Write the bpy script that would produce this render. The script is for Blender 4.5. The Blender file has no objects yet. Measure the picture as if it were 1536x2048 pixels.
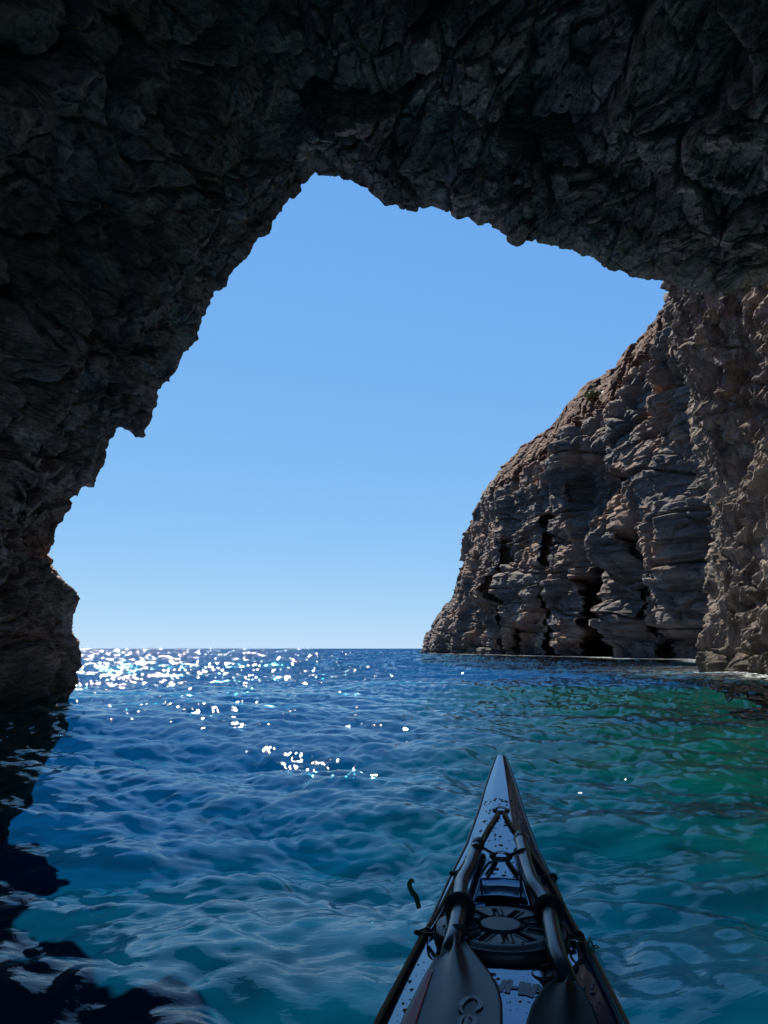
import bpy, bmesh, math, random
import numpy as np
from mathutils import Vector, Matrix

R = math.radians
sc = bpy.context.scene
col = sc.collection

# ------------------------------------------------------------------ camera, sky, sun, exposure
EYE = 0.80
PITCH = R(10.06)
FPX = 1538.0                                    # focal length in pixels of the 1536 x 2048 photograph
cam_d = bpy.data.cameras.new("camera")
cam_d.sensor_fit = 'AUTO'
cam_d.sensor_width = 36.0
cam_d.lens = FPX / 2048.0 * 36.0
cam_d.clip_start = 0.02
cam_d.clip_end = 30000.0
cam = bpy.data.objects.new("camera", cam_d)
cam.location = (0, 0, EYE)
cam.rotation_euler = (R(90) + PITCH, 0, 0)
col.objects.link(cam)
sc.camera = cam

SUN_AZ = -22.0                                  # degrees from +Y, negative = to the left
SUN_EL = 45.0
world = bpy.data.worlds.new("World")
sc.world = world
world.use_nodes = True
wn = world.node_tree
wn.nodes.clear()
w_out = wn.nodes.new("ShaderNodeOutputWorld")
w_bg = wn.nodes.new("ShaderNodeBackground")
w_sky = wn.nodes.new("ShaderNodeTexSky")
w_sky.sky_type = 'NISHITA'
w_sky.sun_disc = False
w_sky.sun_elevation = R(SUN_EL)
w_sky.sun_rotation = R(SUN_AZ)
w_sky.altitude = 0
w_sky.air_density = 0.6
w_sky.dust_density = 0.0
w_sky.ozone_density = 3.0
w_bg.inputs["Strength"].default_value = 0.06
# blue balance and softened contrast of the clear sky, channel by channel
w_sep = wn.nodes.new("ShaderNodeSeparateColor")
w_com = wn.nodes.new("ShaderNodeCombineColor")
wn.links.new(w_sky.outputs[0], w_sep.inputs[0])
for _c, (_gam, _k) in enumerate(((0.57, 1.18), (0.345, 2.50), (0.10, 5.76))):
    _p = wn.nodes.new("ShaderNodeMath"); _p.operation = 'POWER'; _p.inputs[1].default_value = _gam
    _m = wn.nodes.new("ShaderNodeMath"); _m.operation = 'MULTIPLY'; _m.inputs[1].default_value = _k
    wn.links.new(w_sep.outputs[_c], _p.inputs[0])
    wn.links.new(_p.outputs[0], _m.inputs[0])
    wn.links.new(_m.outputs[0], w_com.inputs[_c])
wn.links.new(w_com.outputs[0], w_bg.inputs[0])
wn.links.new(w_bg.outputs[0], w_out.inputs[0])

sun_d = bpy.data.lights.new("sun", 'SUN')
sun_d.energy = 4.6
sun_d.angle = R(0.53)
sun_d.color = (1.0, 0.93, 0.83)
sun = bpy.data.objects.new("sun", sun_d)
sdir = Vector((math.sin(R(SUN_AZ)) * math.cos(R(SUN_EL)), math.cos(R(SUN_AZ)) * math.cos(R(SUN_EL)), math.sin(R(SUN_EL))))
sun.rotation_euler = sdir.to_track_quat('Z', 'Y').to_euler()
sun.location = (-10, 30, 40)
col.objects.link(sun)

sc.view_settings.view_transform = 'Standard'
sc.view_settings.look = 'None'
sc.view_settings.exposure = 1.115
sc.view_settings.gamma = 1.0
sc.render.engine = 'CYCLES'
sc.cycles.use_denoising = True
sc.cycles.max_bounces = 8
sc.cycles.diffuse_bounces = 4
sc.cycles.glossy_bounces = 4
sc.cycles.sample_clamp_indirect = 20.0
sc.cycles.blur_glossy = 3.0

# ------------------------------------------------------------------ helpers
CP, SP = math.cos(PITCH), math.sin(PITCH)


def ray(px, py):
    """direction of the photograph's pixel (1536 x 2048) from the eye"""
    u = (np.asarray(px, float) - 768.0) / FPX
    v = (1024.0 - np.asarray(py, float)) / FPX
    return np.stack([u, CP - v * SP, SP + v * CP], -1)


def at_depth(px, py, Y):
    d = ray(px, py)
    t = np.asarray(Y, float) / d[..., 1]
    p = d * t[..., None]
    p[..., 2] += EYE
    return p


def smooth(a, b, x):
    t = np.clip((x - a) / (b - a), 0, 1)
    return t * t * (3 - 2 * t)


def tag(o, label=None, cat=None, group=None, kind=None):
    if label: o["label"] = label
    if cat: o["category"] = cat
    if group: o["group"] = group
    if kind: o["kind"] = kind
    return o


def empty(name, loc, rz=0.0):
    o = bpy.data.objects.new(name, None)
    o.empty_display_size = 0.1
    o.location = loc
    o.rotation_euler = (0, 0, rz)
    col.objects.link(o)
    return o


def mesh_obj(name, verts, faces, mat, parent=None, smooth_shade=True):
    me = bpy.data.meshes.new(name)
    me.from_pydata([tuple(map(float, v)) for v in verts], [], faces)
    me.update()
    if smooth_shade:
        me.shade_smooth()
    me.materials.append(mat)
    o = bpy.data.objects.new(name, me)
    col.objects.link(o)
    if parent: o.parent = parent
    return o


def grid_obj(name, P, mat, parent=None, wrap=False, attrs=None):
    """P: (rows, cols, 3) array -> quad grid mesh, built with foreach_set"""
    nr, nc = P.shape[:2]
    idx = np.arange(nr * nc, dtype=np.int32).reshape(nr, nc)
    if wrap:
        nxt = np.roll(idx, -1, axis=1)
        q = np.stack([idx[:-1], nxt[:-1], nxt[1:], idx[1:]], -1).reshape(-1, 4)
    else:
        q = np.stack([idx[:-1, :-1], idx[:-1, 1:], idx[1:, 1:], idx[1:, :-1]], -1).reshape(-1, 4)
    me = bpy.data.meshes.new(name)
    me.vertices.add(nr * nc)
    me.vertices.foreach_set("co", np.ascontiguousarray(P, np.float32).ravel())
    nq = len(q)
    me.loops.add(nq * 4)
    me.loops.foreach_set("vertex_index", q.astype(np.int32).ravel())
    me.polygons.add(nq)
    me.polygons.foreach_set("loop_start", np.arange(0, nq * 4, 4, dtype=np.int32))
    me.update(calc_edges=True)
    me.validate()
    me.shade_smooth()
    for k, (typ, arr) in (attrs or {}).items():
        a = me.attributes.new(k, typ, 'POINT')
        a.data.foreach_set('value' if typ == 'FLOAT' else 'vector', np.ascontiguousarray(arr, np.float32).ravel())
    me.materials.append(mat)
    o = bpy.data.objects.new(name, me)
    col.objects.link(o)
    if parent: o.parent = parent
    return o


def grid_normals(P):
    a = np.gradient(P, axis=0)
    b = np.gradient(P, axis=1)
    n = np.cross(a, b)
    return n / (np.linalg.norm(n, axis=-1, keepdims=True) + 1e-12)


# ---- noise (numpy)
_rng = np.random.RandomState(7)
_perm = _rng.permutation(256).astype(np.int32)
_perm = np.concatenate([_perm, _perm, _perm])
_g = _rng.normal(size=(256, 3)).astype(np.float32)
_g /= np.linalg.norm(_g, axis=1, keepdims=True)
_rnd = _rng.rand(256, 8).astype(np.float32)


def _h(i, j, k, seed=0):
    return _perm[(_perm[(_perm[(i + seed * 37) & 255] + j) & 255] + k) & 255]


def perlin(p, seed=0):
    p = p.astype(np.float32)
    f = np.floor(p)
    i = f.astype(np.int32)
    d = p - f
    u = d * d * d * (d * (d * 6 - 15) + 10)
    res = 0
    for a in (0, 1):
        wx = u[..., 0] if a else 1 - u[..., 0]
        for b in (0, 1):
            wy = u[..., 1] if b else 1 - u[..., 1]
            for c in (0, 1):
                wz = u[..., 2] if c else 1 - u[..., 2]
                g = _g[_h(i[..., 0] + a, i[..., 1] + b, i[..., 2] + c, seed)]
                res = res + wx * wy * wz * (g[..., 0] * (d[..., 0] - a) + g[..., 1] * (d[..., 1] - b) + g[..., 2] * (d[..., 2] - c))
    return res * 1.5


def fbm(p, octs=4, gain=0.5, seed=0):
    r, a = 0, 1.0
    for o in range(octs):
        r = r + a * perlin(p * (2.03 ** o) + o * 17.3, seed + o)
        a *= gain
    return r


def ridged(p, octs=4, gain=0.5, seed=0):
    r, a = 0, 1.0
    for o in range(octs):
        r = r + a * (1 - 2 * np.abs(perlin(p * (2.03 ** o) + o * 11.7, seed + o)))
        a *= gain
    return r


def facets(p, seed=0, tilt=1.0):
    """broken-rock cells: returns (height of a random tilted plane per cell, gap to the next cell)"""
    p = p.astype(np.float32)
    i0 = np.floor(p).astype(np.int32)
    shp = p.shape[:-1]
    f1 = np.full(shp, 9.0, np.float32)
    f2 = np.full(shp, 9.0, np.float32)
    hgt = np.zeros(shp, np.float32)
    for a in (-1, 0, 1):
        for b in (-1, 0, 1):
            for c in (-1, 0, 1):
                ii = i0 + np.array([a, b, c], np.int32)
                h = _h(ii[..., 0], ii[..., 1], ii[..., 2], seed)
                rr = _rnd[h]
                d = p - (ii + 0.15 + 0.7 * rr[..., :3])
                dist = np.abs(d[..., 0]) * 0.5 + np.abs(d[..., 1]) * 0.5 + np.abs(d[..., 2]) * 0.5 + 0.5 * np.sqrt((d * d).sum(-1))
                val = (rr[..., 3] - 0.5) + tilt * ((rr[..., 4:7] - 0.5) * d).sum(-1)
                new = dist < f1
                f2 = np.where(new, f1, np.minimum(f2, dist))
                hgt = np.where(new, val, hgt)
                f1 = np.where(new, dist, f1)
    return hgt, f2 - f1


# ---- materials
def new_mat(name):
    m = bpy.data.materials.new(name)
    m.use_nodes = True
    nt = m.node_tree
    return m, nt, nt.nodes["Principled BSDF"]


def N(nt, typ, **kw):
    n = nt.nodes.new(typ)
    for k, v in kw.items():
        if k in n.inputs.keys() if hasattr(n.inputs, 'keys') else False:
            n.inputs[k].default_value = v
        else:
            setattr(n, k, v)
    return n


def ramp(nt, fac, stops):
    r = nt.nodes.new("ShaderNodeValToRGB")
    e = r.color_ramp.elements
    while len(e) < len(stops): e.new(0.5)
    for el, (pos, c) in zip(e, stops):
        el.position = pos
        el.color = (c[0], c[1], c[2], 1) if not isinstance(c, (int, float)) else (c, c, c, 1)
    nt.links.new(fac, r.inputs[0])
    return r.outputs[0]


def mix(nt, fac, a, b, mode='MIX'):
    m = nt.nodes.new("ShaderNodeMix")
    m.data_type = 'RGBA'
    m.blend_type = mode
    for s, v in ((m.inputs[0], fac), (m.inputs[6], a), (m.inputs[7], b)):
        if hasattr(v, 'links') or hasattr(v, 'is_linked'):
            nt.links.new(v, s)
        elif isinstance(v, (int, float)):
            s.default_value = v
        else:
            s.default_value = (v[0], v[1], v[2], 1)
    return m.outputs[2]


def math_n(nt, op, a, b=None):
    m = nt.nodes.new("ShaderNodeMath")
    m.operation = op
    for s, v in ((m.inputs[0], a), (m.inputs[1], b)):
        if v is None: continue
        if isinstance(v, (int, float)): s.default_value = v
        else: nt.links.new(v, s)
    return m.outputs[0]


def mapping(nt, vec, scale=(1, 1, 1), rot=(0, 0, 0)):
    m = nt.nodes.new("ShaderNodeMapping")
    m.inputs["Scale"].default_value = scale
    m.inputs["Rotation"].default_value = rot
    nt.links.new(vec, m.inputs[0])
    return m.outputs[0]


def noise(nt, vec, scale, detail=8, rough=0.6, dist=0.0):
    n = nt.nodes.new("ShaderNodeTexNoise")
    n.inputs["Scale"].default_value = scale
    n.inputs["Detail"].default_value = detail
    n.inputs["Roughness"].default_value = rough
    n.inputs["Distortion"].default_value = dist
    nt.links.new(vec, n.inputs["Vector"])
    return n.outputs[0]


def voron(nt, vec, scale, feature='F1'):
    n = nt.nodes.new("ShaderNodeTexVoronoi")
    n.feature = feature
    n.inputs["Scale"].default_value = scale
    nt.links.new(vec, n.inputs["Vector"])
    return n.outputs[0]


def bump(nt, height, strength, dist, normal=None):
    b = nt.nodes.new("ShaderNodeBump")
    b.inputs["Strength"].default_value = strength
    b.inputs["Distance"].default_value = dist
    nt.links.new(height, b.inputs["Height"])
    if normal is not None: nt.links.new(normal, b.inputs["Normal"])
    return b.outputs[0]


def simple_mat(name, color, rough=0.5, metallic=0.0, spec=0.5, coat=0.0, var=0.15, nscale=40.0, bumpd=0.0):
    m, nt, b = new_mat(name)
    tc = nt.nodes.new("ShaderNodeTexCoord").outputs["Object"]
    n = noise(nt, tc, nscale, 5)
    c = mix(nt, n, [x * (1 - var) for x in color], [min(1, x * (1 + var)) for x in color])
    nt.links.new(c, b.inputs["Base Color"])
    b.inputs["Roughness"].default_value = rough
    b.inputs["Metallic"].default_value = metallic
    b.inputs["Specular IOR Level"].default_value = spec
    b.inputs["Coat Weight"].default_value = coat
    b.inputs["Coat Roughness"].default_value = 0.05
    if bumpd:
        nt.links.new(bump(nt, noise(nt, tc, nscale * 2, 4), 0.6, bumpd), b.inputs["Normal"])
    return m


def cave_material():
    m, nt, b = new_mat("cave_rock")
    P = nt.nodes.new("ShaderNodeTexCoord").outputs["Object"]
    pr = mapping(nt, P, (1.0, 0.8, 2.2), (0.35, 0.5, 0.2))
    big = noise(nt, P, 0.35, 5, 0.6, 0.6)
    mid = noise(nt, pr, 1.7, 9, 0.68, 0.15)
    fine = noise(nt, pr, 9.0, 8, 0.7, 0.4)
    c = ramp(nt, mid, [(0.32, (0.16, 0.112, 0.092)), (0.46, (0.46, 0.32, 0.26)), (0.60, (0.70, 0.50, 0.415)), (0.74, (0.86, 0.66, 0.56))])
    brown = ramp(nt, big, [(0.42, 0.0), (0.62, 1.0)])
    c = mix(nt, math_n(nt, 'MULTIPLY', brown, 0.75), c, (0.33, 0.20, 0.155))
    green = noise(nt, P, 0.9, 6, 0.65, 1.0)
    gm = ramp(nt, green, [(0.55, 0.0), (0.66, 0.75)])
    c = mix(nt, gm, c, (0.42, 0.40, 0.31))
    pale = noise(nt, pr, 0.75, 8, 0.72, 1.5)
    pm = ramp(nt, pale, [(0.60, 0.0), (0.68, 0.65)])
    c = mix(nt, pm, c, (0.80, 0.66, 0.56))
    slab = nt.nodes.new("ShaderNodeTexVoronoi")
    slab.inputs["Scale"].default_value = 1.0
    nt.links.new(mapping(nt, P, (1.6, 1.2, 4.5), (0.35, 0.6, 0.2)), slab.inputs["Vector"])
    sv = nt.nodes.new("ShaderNodeSeparateColor")
    nt.links.new(slab.outputs["Color"], sv.inputs[0])
    c = mix(nt, 0.55, c, ramp(nt, sv.outputs[0], [(0.0, 0.45), (0.6, 1.0), (1.0, 1.5)]), 'MULTIPLY')
    c = mix(nt, 0.85, c, ramp(nt, fine, [(0.28, 0.25), (0.72, 1.6)]), 'MULTIPLY')
    tide = nt.nodes.new("ShaderNodeAttribute"); tide.attribute_name = "tide"
    c = mix(nt, tide.outputs["Fac"], c, (0.07, 0.065, 0.045))
    nt.links.new(c, b.inputs["Base Color"])
    b.inputs["Roughness"].default_value = 0.75
    b.inputs["Specular IOR Level"].default_value = 0.35
    def shards(scale, sc3, rot):
        v = nt.nodes.new("ShaderNodeTexVoronoi")
        v.distance = 'CHEBYCHEV'
        v.inputs["Scale"].default_value = scale
        v.inputs["Detail"].default_value = 1.5
        nt.links.new(mapping(nt, P, sc3, rot), v.inputs["Vector"])
        return v.outputs[0]

    n1 = bump(nt, mid, 0.6, 0.10)
    n2 = bump(nt, shards(2.2, (1, 0.8, 2.6), (0.4, 0.6, 0.1)), 0.9, 0.16, n1)
    n2 = bump(nt, shards(7.0, (1, 0.8, 2.4), (0.7, 0.3, 0.9)), 0.9, 0.06, n2)
    n3 = bump(nt, fine, 0.9, 0.06, n2)
    nt.links.new(n3, b.inputs["Normal"])
    return m


def cliff_material():
    m, nt, b = new_mat("cliff_rock")
    P = nt.nodes.new("ShaderNodeTexCoord").outputs["Object"]
    lay = mapping(nt, P, (0.2, 0.09, 2.0), (0.06, 0.05, 0))
    strata = noise(nt, lay, 0.8, 8, 0.65, 0.3)
    big = noise(nt, P, 0.16, 6, 0.6, 0.8)
    Pg = mapping(nt, P, (1, 0.4, 1))
    mid = noise(nt, Pg, 0.9, 9, 0.68, 0.4)
    fine = noise(nt, Pg, 4.5, 8, 0.7)
    c = ramp(nt, strata, [(0.30, (0.030, 0.026, 0.025)), (0.45, (0.066, 0.056, 0.051)), (0.58, (0.115, 0.093, 0.079)), (0.75, (0.21, 0.163, 0.125))])
    warm = ramp(nt, big, [(0.46, 0.0), (0.62, 0.85)])
    c = mix(nt, warm, c, (0.24, 0.135, 0.08))
    soil = nt.nodes.new("ShaderNodeAttribute"); soil.attribute_name = "soil"
    sc_ = ramp(nt, mid, [(0.3, (0.045, 0.0135, 0.005)), (0.6, (0.092, 0.028, 0.0095)), (0.8, (0.155, 0.058, 0.024))])
    c = mix(nt, soil.outputs["Fac"], c, sc_)
    tide = nt.nodes.new("ShaderNodeAttribute"); tide.attribute_name = "tide"
    c = mix(nt, tide.outputs["Fac"], c, (0.03, 0.03, 0.032))
    spots = ramp(nt, noise(nt, Pg, 1.6, 7, 0.72, 1.0), [(0.63, 0.0), (0.70, 0.5)])
    c = mix(nt, spots, c, (0.30, 0.25, 0.20))
    c = mix(nt, 0.8, c, ramp(nt, fine, [(0.25, 0.4), (0.75, 1.5)]), 'MULTIPLY')
    nt.links.new(c, b.inputs["Base Color"])
    b.inputs["Roughness"].default_value = 0.85
    b.inputs["Specular IOR Level"].default_value = 0.25
    n1 = bump(nt, strata, 1.0, 0.35)
    n2 = bump(nt, mid, 0.9, 0.22, n1)
    n3 = bump(nt, fine, 0.9, 0.10, n2)
    nt.links.new(n3, b.inputs["Normal"])
    return m


def buttress_material():
    m, nt, b = new_mat("pitted_rock")
    P = nt.nodes.new("ShaderNodeTexCoord").outputs["Object"]
    st = mapping(nt, P, (1.2, 0.7, 0.3))
    big = noise(nt, P, 0.33, 6, 0.6, 0.6)
    mid = noise(nt, st, 2.2, 9, 0.7, 0.5)
    fine = noise(nt, P, 11.0, 8, 0.7)
    c = ramp(nt, mid, [(0.34, (0.040, 0.031, 0.025)), (0.47, (0.125, 0.099, 0.079)), (0.60, (0.26, 0.208, 0.163)), (0.78, (0.46, 0.375, 0.295))])
    tan = nt.nodes.new("ShaderNodeAttribute"); tan.attribute_name = "soil"
    c = mix(nt, tan.outputs["Fac"], c, (0.44, 0.34, 0.25))
    warm = ramp(nt, big, [(0.52, 0.0), (0.68, 0.6)])
    c = mix(nt, warm, c, (0.27, 0.20, 0.15))
    tide = nt.nodes.new("ShaderNodeAttribute"); tide.attribute_name = "tide"
    c = mix(nt, tide.outputs["Fac"], c, (0.055, 0.05, 0.035))
    c = mix(nt, 0.8, c, ramp(nt, fine, [(0.25, 0.45), (0.75, 1.45)]), 'MULTIPLY')
    nt.links.new(c, b.inputs["Base Color"])
    b.inputs["Roughness"].default_value = 0.85
    b.inputs["Specular IOR Level"].default_value = 0.25
    n1 = bump(nt, mid, 1.0, 0.25)
    n2 = bump(nt, fine, 0.9, 0.07, n1)
    nt.links.new(n2, b.inputs["Normal"])
    return m


M_CAVE = cave_material()
M_CLIFF = cliff_material()
M_BUTT = buttress_material()

# ------------------------------------------------------------------ cave: the arch we look out through
RIM = [  # outline of the mouth: photo x, y and real distance along +Y in metres
    (120, 1470, 11.0), (135, 1405, 11.2), (153, 1373, 11.3), (160, 1321, 11.4), (164, 1280, 11.5), (156, 1278, 11.6), (145, 1272, 11.8), (142, 1228, 12.0),
    (145, 1220, 12.0), (157, 1197, 12.0), (153, 1191, 12.0), (139, 1177, 12.0), (121, 1169, 12.0), (114, 1163, 12.0), (101, 1149, 12.0), (105, 1126, 11.8),
    (97, 1113, 11.7), (104, 1095, 11.6), (114, 1050, 11.6), (124, 1027, 11.6), (142, 999, 11.6), (159, 993, 11.6), (168, 979, 11.7), (192, 977, 11.8),
    (194.5, 959, 11.8), (203, 933, 11.8), (213, 897, 11.8), (221, 877, 11.8), (230, 872, 11.8), (231, 857, 11.7), (236, 853, 11.7), (270, 868, 11.8), (289, 873, 11.9),
    (301, 846, 12.0), (314, 810, 12.0), (316, 777, 12.0), (323, 776, 12.0), (330, 763, 12.1), (338, 764, 12.1), (352, 739, 12.1), (362, 703, 12.2),
    (381, 698, 12.3), (397, 680, 12.3), (407, 642, 12.3), (413, 622, 12.3), (426, 608, 12.4), (431, 595, 12.4), (453, 568, 12.5), (465, 550, 12.5),
    (482, 528, 12.5), (503, 498, 12.6), (516, 477, 12.6), (530, 474, 12.6), (539, 465, 12.7), (546, 444, 12.7), (560, 426, 12.7), (566, 412, 12.7),
    (579, 395, 12.7), (590, 397, 12.8), (603, 383, 12.8), (613, 360, 12.8), (623, 344, 12.8), (637, 350, 12.9), (666, 352, 12.9), (686, 362, 12.9),
    (703, 363, 13.0), (720, 367, 13.0), (735, 373, 13.0), (749, 389, 13.0), (760, 399, 13.0), (772, 412, 13.1), (792, 410, 13.1), (808, 421, 13.1),
    (829, 422, 13.1), (868, 417, 13.2), (901, 429, 13.2), (918, 439, 13.2), (934, 432, 13.2), (938, 439, 13.3), (955, 448, 13.3), (981, 452, 13.3),
    (1002, 471, 13.3), (1026, 486, 13.4), (1036, 490, 13.4), (1043, 486, 13.4), (1052, 474, 13.4), (1081, 487, 13.4), (1108, 493, 13.5), (1149, 501, 13.5),
    (1169, 511, 13.5), (1190, 515, 13.5), (1200, 531, 13.5), (1232, 542, 13.6), (1253, 550, 13.6), (1278, 557, 13.6), (1305, 555, 13.6), (1330, 563, 13.6),
    (1341, 572, 13.6), (1362, 574, 13.6), (1380, 582, 13.6), (1420, 592, 13.5), (1470, 586, 13.4), (1500, 575, 13.4), (1536, 566, 13.3), (1620, 560, 13.2),
    (1720, 590, 13.0), (1850, 690, 12.8), (1950, 840, 12.6), (2010, 1050, 12.5), (2040, 1250, 12.5), (2050, 1480, 12.5)]
RIM = np.array(RIM, float)


def build_cave():
    rim = at_depth(RIM[:, 0], RIM[:, 1], RIM[:, 2])
    rim[0, 2] = -9.0
    rim[-1, 2] = -9.0
    L = np.concatenate([[0], np.cumsum(np.linalg.norm(np.diff(rim, axis=0), axis=1))])
    NS = 1350
    # denser where the photograph shows the rim
    dens_s = np.linspace(0, L[-1], 4000)
    pxs = np.interp(dens_s, L, RIM[:, 0])
    dens = np.where(pxs < 1560, 1.0, 0.3)
    cum = np.cumsum(dens); cum = (cum - cum[0]) / (cum[-1] - cum[0])
    s = np.interp(np.linspace(0, 1, NS), cum, dens_s)
    rimS = np.stack([np.interp(s, L, rim[:, k]) for k in range(3)], -1)
    # fine break-up of the lip itself
    rimS[:, 2] += 0.05 * fbm(rimS * 2.2, 4, 0.6, 3) * smooth(0.0, 0.8, rimS[:, 2])
    rimS[:, 0] += 0.05 * fbm(rimS * 2.2 + 31, 4, 0.6, 5)
    under = np.clip(-rimS[:, 2], 0, 3) / 3
    rimS[:, 0] += under * (1.2 * fbm(rimS * np.array([0, 0, 0.8]) + 3.3, 3, 0.5, 9) - np.where(rimS[:, 0] < 4, 0.7, -3.0))
    fr = s / L[-1]
    th = math.pi * (1 - fr)
    back = np.stack([2.2 + 8.6 * np.cos(th), np.full(NS, -5.0), -9.0 + 17.4 * np.sin(th) ** 0.45], -1)
    smr = rimS.copy()
    k = 90
    ker = np.hanning(2 * k + 1); ker /= ker.sum()
    for c in range(3):
        e = np.pad(rimS[:, c], k, mode='edge')
        smr[:, c] = np.convolve(e, ker, mode='valid')
    g = np.concatenate([np.linspace(0, 0.36, 400), np.linspace(0.36, 1.0, 70)[1:]])
    rows = []
    for gi in g:
        a = smooth(0, 0.16, gi) * 0.85
        base = rimS * (1 - a) + smr * a
        p = base * (1 - gi) + back * gi
        out = np.stack([np.cos(th), np.zeros(NS), np.sin(th)], -1)
        p = p + out * (1.1 * math.sin(math.pi * min(1, gi * 1.1)) * np.sqrt(np.clip(np.sin(th), 0, 1)))[:, None]
        rows.append(p)
    P = np.stack(rows, 0)
    nrm = grid_normals(P)
    ctr = np.array([2.2, 4, 2.5])
    if ((ctr - P[200, NS // 2]) * nrm[200, NS // 2]).sum() < 0: nrm = -nrm
    d = (g[:, None] * 18.0) * np.ones((1, NS))
    wl = smooth(0.15, 2.6, d)
    wm = 0.25 + 0.75 * smooth(0.0, 1.0, d)
    ca, sa = math.cos(0.6), math.sin(0.6)
    Q = np.stack([P[..., 0] * ca + P[..., 2] * sa, P[..., 1], -P[..., 0] * sa + P[..., 2] * ca], -1)
    Q = Q + 0.12 * np.stack([fbm(P * 0.8, 2, 0.5, 41), fbm(P * 0.8 + 9, 2, 0.5, 42), fbm(P * 0.8 + 21, 2, 0.5, 43)], -1)
    h1, e1 = facets(Q * np.array([0.45, 0.45, 0.9]), 1, 1.2)
    h2, e2 = facets(Q * np.array([1.3, 1.1, 3.0]) + 5, 2, 1.2)
    h3, e3 = facets(Q * np.array([3.6, 3.0, 8.0]) + 9, 3, 1.2)
    disp = wl * (0.75 * fbm(P * 0.28, 3, 0.5, 11) + 0.70 * h1 - 0.30 * np.exp(-(e1 / 0.04) ** 2))
    disp = disp + wm * (0.21 * h2 - 0.08 * np.exp(-(e2 / 0.05) ** 2) + 0.10 * h3 + 0.03 * fbm(Q * np.array([1.6, 1.4, 3.4]), 5, 0.58, 23))
    cr = np.exp(-(perlin(P * np.array([0.30, 0.22, 0.30]) + 2.2, 65) / 0.016) ** 2) + 0.7 * np.exp(-(perlin(Q * np.array([0.5, 0.4, 0.8]) + 7.7, 66) / 0.02) ** 2)
    disp = disp - wm * 0.24 * np.clip(cr, 0, 1)
    disp = disp + wm * 0.03 * ridged(Q * np.array([2.5, 2.2, 6.0]), 4, 0.6, 61)
    P = P + nrm * (disp * 1.0)[..., None]
    # unseen rear opening behind the paddler, added to let sky light into the cave
    tail = []
    for q in np.linspace(0, 1, 8)[1:]:
        c0 = np.array([2.2, -5.0 - 2.0 * q, -9.0])
        t = c0 + (P[-1] - np.array([2.2, -5.0, -9.0])) * np.array([1 - 0.08 * q, 1, 1 - 0.08 * q])
        tail.append(t)
    # the outside of the headland: from the lip up the seaward face, over the top and down
    lip = P[0]
    outer = []
    out = np.stack([np.cos(th), np.zeros(NS), np.sin(th)], -1)
    side = np.abs(np.cos(th)) ** 0.7
    for q in (0.02, 0.05, 0.1, 0.2, 0.35, 0.55, 0.8, 1.2, 1.8, 2.6, 3.6, 5, 7, 9.5, 12):
        o = lip + out * q
        o[:, 1] = lip[:, 1] + 0.20 * min(q, 1.5) - 0.02 * q
        o[:, 2] = np.maximum(o[:, 2], -9.0)
        nn = fbm(o * 0.9, 4, 0.55, 71)
        o = o + out * (min(q, 1.0) * 0.35 * np.abs(nn))[:, None]
        o[:, 1] += -min(q, 1.0) * 0.5 * np.abs(nn)
        outer.append(o)
    last = outer[-1]
    crest = last.copy(); crest[:, 1] -= 3; crest += out * 2
    rear = crest.copy(); rear[:, 1] = -7.3
    rear2 = tail[-1].copy(); rear2[:, 1] -= 0.3
    allP = np.concatenate([np.stack([rear2, rear, crest] + outer[::-1], 0), P, np.stack(tail, 0)], 0)
    tide = 0.85 * (1 - smooth(0.15, 0.75, allP[..., 2] + 0.3 * fbm(allP * 0.9, 3, 0.5, 75)))
    o = grid_obj("cave", allP, M_CAVE, attrs={"tide": ('FLOAT', tide)})
    tag(o, "dark rugged rock arch and walls of the sea cave framing the sky", "cave", kind="structure")
    return o


build_cave()


# ------------------------------------------------------------------ sea cliff beyond, on the right
CLIFF_PATH = np.array([(27, 34), (23.5, 42), (21.0, 50), (20.8, 58), (20.6, 66), (20.4, 74), (18.6, 84), (15.2, 98), (12.0, 113), (9.2, 128), (7.2, 139), (7.6, 144), (11, 149), (19, 153), (34, 156)], float)


def path_at(path, n, weights=None):
    """resample a plan path with Catmull-Rom smoothing"""
    pts = [path[0]] + list(path) + [path[-1]]
    fine = []
    for i in range(1, len(pts) - 2):
        p0, p1, p2, p3 = (np.array(pts[i + k], float) for k in (-1, 0, 1, 2))
        for t in np.linspace(0, 1, 60, endpoint=False):
            fine.append(0.5 * (2 * p1 + (p2 - p0) * t + (2 * p0 - 5 * p1 + 4 * p2 - p3) * t * t + (3 * p1 - p0 - 3 * p2 + p3) * t ** 3))
    fine.append(np.array(path[-1], float))
    fine = np.array(fine)
    L = np.concatenate([[0], np.cumsum(np.linalg.norm(np.diff(fine, axis=0), axis=1))])
    w = np.ones(len(L)) if weights is None else weights(fine)
    cum = np.concatenate([[0], np.cumsum(np.diff(L) * 0.5 * (w[1:] + w[:-1]))]); cum /= cum[-1]
    s = np.interp(np.linspace(0, 1, n), cum, L)
    return np.stack([np.interp(s, L, fine[:, k]) for k in range(fine.shape[1])], -1), s


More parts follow.
